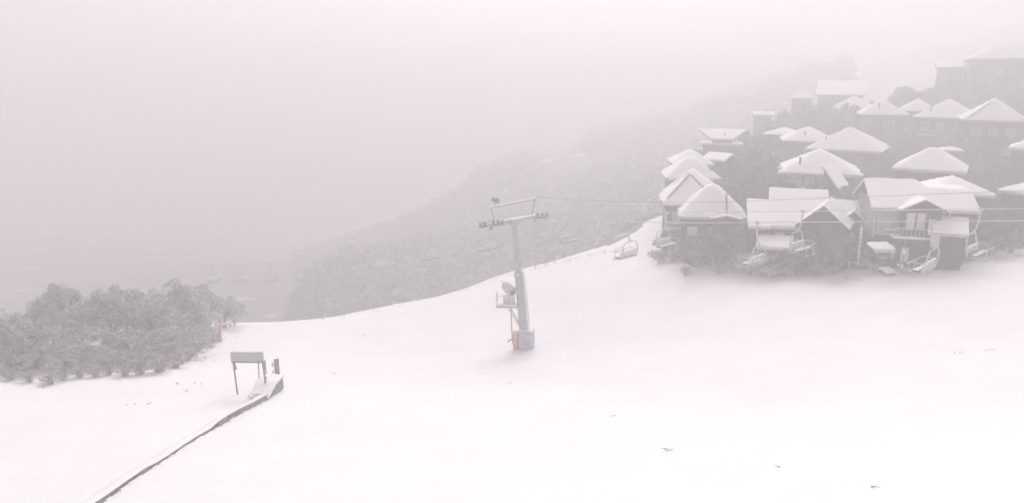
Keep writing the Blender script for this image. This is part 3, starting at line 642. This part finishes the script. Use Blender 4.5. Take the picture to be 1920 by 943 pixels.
# dark board standing beyond
bb = G(521, 708); bz = -math.atan2(bb.x, bb.y)
bd = empty('sign_board', bb, bz, label='dark upright board standing right of the panelled gate', cat='board')
MB().box((-.02, 0, .85), (.36, .08, 1.3)).build('board', M['dsteel'], bd)
for sx in (-.15, .12): MB().tube([(sx, .05, -.2), (sx, .05, 1.5)], .03, 6).build('post', M['frost'], bd)
MB().box((-.3, 0, 1.1), (.14, .1, .35)).box((-.3, 0, .5), (.12, .1, .2)).build('bracket', M['frost'], bd)
# reddish post with arm at the bush edge
mp = G(412, 640); mr = empty('marker_post', mp, -math.atan2(mp.x, mp.y), label='faded red snow-crusted post with a short arm at the edge of the bushes', cat='post')
MB().box((0, 0, .8), (.42, .3, 1.8)).build('post', M['pink'], mr); MB().tube([(-.26, -.1, -.1), (-.3, -.1, .9), (-.2, -.1, 1.75)], [.16, .2, .12], 8).build('snow_crust', M['snow'], mr)
MB().bar((.1, 0, 1.55), (1.1, 0, 1.7), .14, .16).build('arm', M['pink'], mr); MB().bar((1.0, 0, 1.7), (1.12, 0, 1.35), .16).build('arm_end', M['pink'], mr); MB().bar((.1, 0, 1.66), (1.1, 0, 1.8), .16, .08).build('snow_layer', M['snow'], mr)
# ---------------------------------------------------------------- poles by the chalet
def pole(px, py, ytop, r_, label, nb=6):
    b_ = G(px, py); t_ = b_.y*CP-b_.z*SP; top = P(px, ytop, t_).z
    o = empty('pole', b_, 0, label=label, cat='pole', group='poles in front of the big chalet')
    MB().tube([(0, 0, -.4), (0, 0, top-b_.z)], [r_, r_*.8], 10).build('shaft', M['bark'], o)
    for k in range(nb):
        z = (top-b_.z)*(.12+.8*k/nb+random.uniform(-.03, .03)); MB().tube([(-r_*.6, -r_*.7, z), (-r_*.3, -r_*.9, z+.22), (0, -r_*.8, z+.4)], [.07, .13, .05], 7).build('clinging_snow', M['snow'], o)
    return o
o = pole(1607, 505, 415, .17, 'thick snow-flecked pole standing at the left corner of the big chalet', 9)
MB().bar((-.9, 0, .7), (1.3, 0, .62), .09).bar((-.8, 0, 0), (-.8, 0, .75), .1).bar((.5, .1, 0), (.5, .1, .7), .08).build('rail', M['frost'], o)
pole(1690, 513, 440, .05, 'thin grey pole in front of the dark lower wall of the chalet', 2)
def crate(name, px, py, size, label, m, rz=0, cat='box', g_=None, cap=True):
    b_ = G(px, py); o = empty(name, b_, rz-math.atan2(b_.x, b_.y), label=label, cat=cat, group=g_)
    MB().box((0, 0, size[2]/2-.05), size).build('body', M[m], o)
    if cap: slab([(-size[0]/2-.03, size[0]/2+.03, -size[1]/2-.03, size[1]/2+.03)], lambda x, y: size[2]-.05, 0, .14, .25, .05, px % 7, .05).build('snow_layer', M['snow'], o)
    return o
crate('storage_box', 1756, 495, (.62, .6, .85), 'pale grey box, left of the pair below the annex', 'panel', g_='boxes by the chalets')
crate('storage_box', 1771, 494, (.8, .6, .85), 'wider pale grey box, right of the pair below the annex', 'panel', g_='boxes by the chalets')
# snow covered sled / car nose below the porch
b_ = G(1664, 516); o = empty('groomer_sled', b_, .1, label='dark snow-capped sled parked at the foot of the chalet', cat='sled'); o.scale = (.68, .6, .7)
MB().box((0, .2, .35), (1.3, 1.6, .4)).build('deck', M['dsteel'], o); MB().box((.1, -.35, .12), (1.3, .2, .1)).box((.1, .75, .12), (1.3, .2, .1)).build('runner', M['dsteel'], o)
slab([(-.75, .75, -.8, 1.1)], lambda x, y: .56+.12*y, 0, .22, .3, .1, 4, .08).build('snow_layer', M['snow'], o)
b_ = G(1686, 507); o = empty('lantern_box', b_, -.2, label='small pale box with a dark band just left of the thin pole', cat='box', group='boxes by the chalets')
MB().box((0, 0, .25), (.5, .4, .5)).build('body', M['panel'], o); MB().box((0, 0, .3), (.54, .44, .1)).build('band', M['dsteel'], o); MB().box((0, 0, .55), (.5, .4, .1)).build('snow_layer', M['snow'], o)
# ---------------------------------------------------------------- vegetation
def crown_mesh(name, seed, R, Hc, nc, per, size, m, flat=.55, snowy=False):
    rg = np.random.default_rng(seed); vs = []; sv = []
    # clump centres on an uneven dome
    for c_ in range(nc):
        a = rg.uniform(0, 2*PI); rr = math.sqrt(rg.uniform(0, 1)); el = rg.uniform(-.25, 1)
        lob = 1+.28*math.sin(3*a+seed)+.15*math.sin(5*a+2*seed)
        cx, cy_ = R*rr*lob*math.cos(a), R*rr*lob*math.sin(a); top = Hc*(1-(rr)**2.2*.75)
        cz = top*(1-rg.uniform(0, 1)**1.6*.75)
        cr = rg.uniform(.28, .5)*R*.55
        pts = rg.normal(0, 1, (per, 3)); pts /= np.linalg.norm(pts, axis=1)[:, None]; pts *= (rg.uniform(.35, 1, (per, 1))**.5)*cr; pts[:, 2] *= flat
        q = pts+np.array([cx, cy_, cz])
        for k in range(per):
            d1 = rg.normal(0, 1, 3); d1 /= np.linalg.norm(d1); d2 = np.cross(d1, rg.normal(0, 1, 3)); d2 /= np.linalg.norm(d2)
            s1, s2 = size*rg.uniform(.7, 1.3), size*rg.uniform(.35, .7); c0 = q[k]
            quad = [c0-d1*s1, c0-d2*s2, c0+d1*s1, c0+d2*s2]
            (sv if snowy and pts[k, 2] > cr*flat*.6 and rg.uniform() < .05 else vs).extend(quad)
    out = []
    for nm, arr, mt in ((name, vs, m), ('snow_on_leaves', sv, M['snow'])):
        if not len(arr): out.append(None); continue
        me = bpy.data.meshes.new(nm); me.from_pydata([tuple(v) for v in arr], [], [(i, i+1, i+2, i+3) for i in range(0, len(arr), 4)]); me.materials.append(mt); out.append(me)
    return out
def trunk_mesh(seed, H_, R, r0):
    rg = random.Random(seed); mb = MB()
    for k in range(3+seed % 3):
        a = rg.uniform(0, 2*PI); d_ = rg.uniform(.3, .85)*R; b0_ = Vector((rg.uniform(-.2, .2), rg.uniform(-.2, .2), -.4))
        p1_ = Vector((math.cos(a)*d_*.3, math.sin(a)*d_*.3, H_*.4)); p2_ = Vector((math.cos(a+.3)*d_*.7, math.sin(a+.3)*d_*.7, H_*.75)); p3_ = Vector((math.cos(a+.2)*d_, math.sin(a+.2)*d_, H_))
        mb.tube([b0_, p1_, p2_, p3_], [r0, r0*.75, r0*.5, r0*.2], 6)
        for j in range(2):
            a2 = a+rg.uniform(-1.2, 1.2); mb.tube([p1_, p1_.lerp(p2_, .5)+Vector((math.cos(a2)*.4, math.sin(a2)*.4, .3)), p2_+Vector((math.cos(a2)*R*.5, math.sin(a2)*R*.5, H_*.15))], [r0*.5, r0*.35, r0*.12], 5)
    return mb.mesh('trunk', M['bark'])
PROT = []; DARKC = []
for sd_ in range(5):
    cm, sm = crown_mesh('crown', 11+sd_, 2.6, 2.3, 60, 90, .10, M['leaf'], snowy=True)
    PROT.append((cm, sm, trunk_mesh(sd_, 2.6, 2.3, .16)))
    cd_ = cm.copy(); cd_.materials[0] = M['leafd']; DARKC.append(cd_)
def tree(x, y, s, hs, proto_i, label, group, name='snow_gum', sink=0):
    z = gz(x, y); o = empty(name, (x, y, z), random.uniform(0, 6.28), label=label, cat='tree', group=group); o.scale = (s, s, s*hs)
    cm, sm, tm = PROT[proto_i % 5]
    inst('trunk', tm, o); inst('crown', cm, o, (0, 0, 1.3)); 
    if sm: inst('snow_on_crown', sm, o, (0, 0, 1.31))
    return o
# twiggy frosted shrubs
def twig_mesh(seed, n_, R, H_, m, r0=.02):
    rg = random.Random(seed); mb = MB()
    for k in range(n_):
        a = rg.uniform(0, 2*PI); sp = rg.uniform(.1, 1)*R; hh_ = H_*rg.uniform(.5, 1)*(1-.4*sp/R); dr = rg.uniform(0, .5)
        p0 = Vector((rg.uniform(-.15, .15), rg.uniform(-.15, .15), -.2)); p1_ = Vector((math.cos(a)*sp*.4, math.sin(a)*sp*.4, hh_*.65)); p2_ = Vector((math.cos(a)*sp, math.sin(a)*sp, hh_*(1-dr*.4)))
        mb.tube([p0, p1_, p2_], [r0*1.6, r0*1.1, r0*.5], 4)
        for j in range(3):
            f = rg.uniform(.3, .9); q_ = p1_.lerp(p2_, f); a2 = a+rg.uniform(-1.5, 1.5); mb.tube([q_, q_+Vector((math.cos(a2)*.25*R, math.sin(a2)*.25*R, rg.uniform(-.05, .3)))], [r0*.8, r0*.4], 4)
    return mb.mesh('twigs', m)
TW = [twig_mesh(i, 34, 1.0, 1.1, M['twig']) for i in range(4)]
TWD = [twig_mesh(i+9, 30, 1.0, 1.2, M['bark'], .016) for i in range(3)]
def shrub(px, py, s, label, group, i=0, dark=True, name='frosted_shrub'):
    p = G(px, py)
    if p is None: return
    o = empty(name, p, random.uniform(0, 6), label=label, cat='shrub', group=group); o.scale = (s, s, s)
    inst('frosted_twigs', TW[i % 4], o)
    if dark: inst('bare_twigs', TWD[i % 3], o, rz=1)
# left mass
random.seed(21)
GL = 'snow gums at the left of the slope'
def lt(px, ptop, t, s, hs, i, lab):
    p = P(px, 600, t); tree(p.x, p.y, s, 1, i, lab, GL)
    o = C.objects[-1] if False else None
def ltree(px, ptop, t, wpx, i, lab):
    """crown top at pixel row ptop, crown wpx wide"""
    p = P(px, ptop, t); z0 = gz(p.x, p.y); s = wpx*t/F/5.6; Ht = p.z-z0
    o = empty('snow_gum', (p.x, p.y, z0), random.uniform(0, 6.28), label=lab, cat='tree', group=GL); o.scale = (s, s, Ht/3.75)
    cm, sm, tm = PROT[i % 5]; inst('trunk', tm, o); inst('crown', cm, o, (0, 0, 1.3)); inst('snow_on_crown', sm, o, (0, 0, 1.31))
LT = [(110, 530, 62, 110, 0, 'snow gum with the highest dome at the left of the grey tree mass'), (65, 560, 58, 90, 1, 'snow gum leaning out below the left dome'),
 (20, 588, 54, 120, 2, 'darkest snow gum cut by the left edge of the photo'), (200, 540, 64, 110, 3, 'snow gum in the dip right of the left dome'),
 (250, 534, 62, 120, 4, 'snow gum filling the middle of the grey tree mass'), (318, 526, 67, 130, 0, 'snow gum with the tallest broad flat crown of the mass'),
 (372, 533, 73, 90, 1, 'snow gum with square-shouldered crown right of the tallest'), (414, 556, 78, 84, 2, 'snow gum drooping at the right end of the mass'),
 (438, 576, 81, 48, 3, 'thin outermost branch tip snow gum at the far right of the mass')]
for a in LT: ltree(*a)
FI = []
for (px, pt, t, w_) in ((30, 615, 52, 120), (90, 600, 54, 120), (150, 575, 57, 120), (160, 615, 53, 110), (220, 580, 57, 120), (240, 620, 54, 110), (300, 575, 58, 120), (310, 615, 55, 100), (352, 580, 62, 90), (355, 620, 58, 80), (378, 596, 64, 50),
        (60, 640, 50, 100), (0, 600, 50, 110), (120, 640, 51, 100), (190, 648, 52, 90), (260, 650, 53, 80), (320, 645, 55, 70), (-50, 590, 55, 120), (-90, 570, 60, 140), (10, 645, 49, 100)):
    FI.append((px, pt, t+4, w_))
ORD = ['first', 'second', 'third', 'fourth', 'fifth', 'sixth', 'seventh', 'eighth', 'ninth', 'tenth', 'eleventh', 'twelfth', 'thirteenth', 'fourteenth', 'fifteenth', 'sixteenth', 'seventeenth', 'eighteenth', 'nineteenth', 'twentieth']
for rn, lo_, hi_ in (('middle tier', 0, 606), ('lowest tier', 606, 900)):
    for n_, (px, pt, t, w_) in enumerate(sorted(f for f in FI if lo_ <= f[1] < hi_)):
        ltree(px, pt, t, w_, int(px+t) % 5, 'grey snow gum, %s from the left in the %s of the left tree mass' % (ORD[n_], rn))
random.seed(5)
SH = 'frosted shrubs along the foot of the left trees'
for k, (px, py, s, lab) in enumerate([(95, 712, .8, 'low arching frosted twigs left-most at the foot of the trees'), (150, 700, .9, None), (205, 695, .8, None), (262, 694, 1.1, 'bright frosted twig clump below the dip in the trees'),
        (300, 690, 1.2, 'largest white frosted shrub at the foot of the trees'), (330, 682, 1.1, 'frosted shrub just right of the largest white one'), (352, 668, .9, None), (372, 652, .8, None), (386, 640, 1.2, 'white twiggy shrub left of the red post'), (398, 634, 1.1, 'frosted upright shrub touching the red post'), (20, 705, .9, None), (55, 708, .8, None), (120, 705, .8, None), (180, 699, .8, None), (235, 697, .9, None)]):
    shrub(px, py+7, s*1.05, lab or 'small frosted shrub half lost under the left trees at their %s clump' % ORD[k], SH, k)
# twigs poking through the snow
mb = MB(); random.seed(9)
def tuft(px, py, n_, L):
    p = G(px, py)
    if p is None: return
    for k in range((n_+1)//2):
        near = px > 600 and py > 740; sp_ = .09 if near else .3; L = L*.8 if not near else L*.6
        x, y = p.x+random.uniform(-sp_, sp_), p.y+random.uniform(-sp_, sp_); z = gz(x, y)
        mb.tube([(x, y, z-.05), (x+random.uniform(-.1, .1), y, z+L*.6), (x+random.uniform(-.2, .2), y+random.uniform(-.1, .1), z+L*random.uniform(.6, 1))], [.02, .017, .008], 4)
for (px, py, n_, L) in ((78, 725, 8, .3), (88, 720, 6, .3), (250, 757, 4, .2), (278, 757, 5, .2), (345, 735, 3, .2), (330, 720, 3, .2), (372, 720, 3, .2), (385, 672, 8, .25), (400, 666, 6, .2), (378, 678, 6, .25), (398, 678, 4, .2), (440, 633, 5, .15), (455, 631, 4, .15), (425, 636, 5, .2), (470, 630, 4, .12),
        (1253, 845, 9, .22), (1248, 842, 5, .2), (1463, 876, 4, .15), (1635, 913, 3, .2), (1150, 780, 4, .15), (1802, 663, 6, .25), (1850, 656, 6, .2), (1915, 580, 4, .3), (680, 630, 4, .25), (628, 700, 3, .15), (845, 555, 3, .3), (640, 588, 3, .3), (905, 700, 4, .12), (955, 718, 4, .15), (1590, 522, 8, .3), (1610, 526, 8, .3), (910, 555, 4, .3)):
    tuft(px, py, n_, L)
tagit(mb.build('grass_tufts', M['bark']), 'dry grass and twig tips poking through the snow', 'grass', kind='stuff')
# crest grass at the snow edge
mb = MB(); random.seed(12)
for k in range(170):
    px = random.choice([random.uniform(560, 960), random.uniform(960, 1180)]); yy = np.interp(px, [560, 620, 750, 860, 940, 1040, 1150, 1180], [601, 595, 572, 545, 518, 492, 468, 455])
    p = G(px, yy+random.uniform(1, 5))
    if p is None or p.y > 130: continue
    L = random.uniform(.15, .5); mb.tube([(p.x, p.y, p.z-.05), (p.x+random.uniform(-.1, .1), p.y, p.z+L)], [.03, .012], 4)
tagit(mb.build('crest_grass', M['twig']), 'frosted grass stalks along the snow crest', 'grass', kind='stuff')
# village trees
random.seed(33)
GV = 'dark trees between the lodges'
def free(x, y, m_=1.0): return all((x-a)**2+(y-b_)**2 > (r_*m_)**2 for a, b_, r_ in HC)
vt = 'dark snow-dusted tree crowded between the lodges'
cnt = 0
def vtree(px, t, H_, w_, lab=vt, i=None):
    global cnt
    p = P(px, 400, t); z0 = gz(p.x, p.y)
    o = empty('snow_gum', (p.x, p.y, z0), random.uniform(0, 6.28), label=lab, cat='tree', group=GV); o.scale = (w_/5.6, w_/5.6, H_/3.75)
    cm, sm, tm = PROT[(cnt if i is None else i) % 5]; cnt += 1
    inst('trunk', tm, o); inst('crown', DARKC[(cnt-1) % 5 if i is None else i % 5], o, (0, 0, 1.3))
    if random.random() < .6: inst('snow_on_crown', sm, o, (0, 0, 1.31))
# distinct masses
for (px, t, H_, w_, lab) in ((1400, 92, 8.2, 9, 'tall dark tree just right of the stepped left cluster'), (1375, 100, 9.5, 9, 'tall dark tree behind the stepped left cluster'), (1440, 99, 8.5, 9, 'dark tree left of the pale bay windows'), (1415, 108, 9.5, 9, 'highest dark tree left of the middle lodges'),
        (1350, 76, 3.8, 6.4, 'broad grey tree in front of the lowest left chalet'), (1310, 77, 3.3, 5, 'rounded grey tree at the foot of the v-roofed chalet'), (1385, 75, 4.2, 5, 'low grey tree left of the hanging chair'), (1640, 74, 5.0, 3.2, 'dark tree rising between the pointed gable and the big chalet'), (1845, 80, 5.2, 4.5, 'tall dark tree right of the annex'), (1895, 86, 6.0, 5, 'tall dark tree in front of the right-edge cabin'),
        (1548, 70, 4.6, 5.0, 'rounded grey tree in front of the pointed gable'), (1500, 70.4, 2.8, 4, 'low grey tree below the far-side chair'), (1582, 70, 4.0, 4, 'grey tree right of the pointed gable front'),
        (1870, 73, 4.0, 4.2, 'dark round-crowned tree on the bank at the right'), (1905, 74, 2.6, 3.5, 'small dark tree at the right edge of the bank'),
        (1272, 83, 3.2, 4, 'grey tree under the ragged left eaves of the cluster')):
    vtree(px, t, H_, w_, lab)
SEEN = {}
for k in range(330):
    px = random.uniform(1290, 1940); t = random.uniform(78, 175)
    if px < 1420 and t > 135 or t < 80 or (px < 1430 and t < 94): continue
    p = P(px, 400, t)
    if not free(p.x, p.y, .95): continue
    nb = min((q for q in HN if 'annex' not in q[4]), key=lambda q: (q[0]-p.x)**2+(q[1]-p.y)**2); sx = (px-nb[2])*t/F; st = t-nb[3]
    rel_ = ('right of' if sx > 0 else 'left of') if abs(sx) > abs(st) else ('behind' if st > 0 else 'in front of')
    nm = ' '.join(nb[4].split()[:9]); nm = nm[:-4] if nm.endswith(' and') else nm
    key = (rel_, nm); SEEN[key] = SEEN.get(key, 0)+1; kd = 'dark tree' if SEEN[key] == 1 else '%s dark tree' % (ORD+['other'])[min(SEEN[key]-1, 20)]
    vt = '%s %s the %s' % (kd, rel_, nm)
    vtree(px, t, random.uniform(4.2, 7.2)*(1.0 if t < 120 else 1.15), random.uniform(4, 7), vt)
print('village trees', cnt)
random.seed(41)
SV = 'frosted shrubs at the foot of the village'
for k, (px, py, s, lab) in enumerate([(1240, 492, 1.5, 'round frosted shrub below the chair left of the cluster'), (1228, 485, 1.1, None), (1262, 490, 1.2, None), (1285, 515, .9, None), (1345, 512, 1.0, None), (1395, 512, 2.2, 'tall spidery frosted shrub below the lean-to roof'), (1424, 515, 2.5, 'widest tangle of frosted branches behind the hanging chair'), (1442, 512, 1.2, None),
        (1447, 520, 1.4, 'frosted tangle in front of the low lean-to wall'), (1478, 518, .9, None), (1522, 516, .9, None), (1560, 514, .9, None), (1633, 505, 1.1, None), (1645, 512, .8, None), (1625, 500, 1.3, 'snowy shrub beside the thick flecked pole'), (1700, 514, .7, None), (1800, 490, 1.0, None), (1818, 488, 1.4, 'frosted shrub behind the upper right chair'), (1850, 478, 1.5, None), (1880, 470, 1.3, None), (1910, 465, 1.2, None), (1838, 458, 2.2, None), (1868, 452, 2.3, None), (1900, 450, 2.0, None), (1850, 436, 1.8, None), (1815, 470, 1.5, None), (1725, 515, .8, None)]):
    shrub(px, py, s, lab or 'small frosted shrub, %s listed rightwards along the foot of the village' % ORD[min(k, 19)] if k < 20 else 'small frosted shrub on the bank, %s of those right of the big chalet' % ORD[k-20], SV, k)
# far forest canopy: one mass
random.seed(55)
pts = []
while len(pts) < 3000:
    px = random.uniform(545, 1560); t = random.uniform(120, 350); p = P(px, 450, t); x, y = p.x, p.y
    if y < 122 or (x > 26 and y < 205 and px > 1290): continue
    if noise.noise(Vector((x*.025, y*.025, 3))) > .33: continue
    pts.append((x, y))
zs = gz_arr([p[0] for p in pts], [p[1] for p in pts])
V_ = []
rgf = np.random.default_rng(77)
for (x, y), z in zip(pts, zs):
    s = random.uniform(1.5, 3.2); K_ = 46; h_ = random.uniform(.8, 1.5)
    d_ = rgf.normal(0, 1, (K_, 3)); d_ /= np.linalg.norm(d_, axis=1)[:, None]; d_ *= rgf.uniform(.5, 1.05, (K_, 1))*s; d_[:, 2] = d_[:, 2]*h_*.8+s*h_*.75
    e1 = rgf.normal(0, 1, (K_, 3)); e1 /= np.linalg.norm(e1, axis=1)[:, None]; e2 = np.cross(e1, rgf.normal(0, 1, (K_, 3))); e2 /= np.linalg.norm(e2, axis=1)[:, None]
    a_ = .42*s*rgf.uniform(.5, 1, (K_, 1)); c_ = d_+np.array([x, y, z]); V_.append(np.stack([c_-e1*a_, c_-e2*a_*.6, c_+e1*a_, c_+e2*a_*.6], 1).reshape(-1, 3))
V_ = np.concatenate(V_); b_v = [V_]; b_f = np.arange(len(V_)).reshape(-1, 4).tolist()
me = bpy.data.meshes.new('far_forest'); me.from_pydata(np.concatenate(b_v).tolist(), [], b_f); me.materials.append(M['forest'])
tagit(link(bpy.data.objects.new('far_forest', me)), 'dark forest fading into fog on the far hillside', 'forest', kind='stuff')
#@@END
# ---------------------------------------------------------------- haze
hz = MB(); lo, hi = ZMIN-1.0, ZMAX+3.0
hz.box((0, 215, (lo+hi)/2), (804, 614, hi-lo)); hm = bpy.data.materials.new('haze'); hm.use_nodes = True
hm.node_tree.nodes.clear(); pv = hm.node_tree.nodes.new('ShaderNodeVolumePrincipled'); ho = hm.node_tree.nodes.new('ShaderNodeOutputMaterial')
pv.inputs['Color'].default_value = (.84, .818, .828, 1); pv.inputs['Density'].default_value = HAZE; pv.inputs['Anisotropy'].default_value = .33
hm.node_tree.links.new(pv.outputs[0], ho.inputs['Volume'])
tagit(hz.build('haze', hm), kind='stuff')
print('terrain z', ZMIN, ZMAX, 'verts', nx*ny)
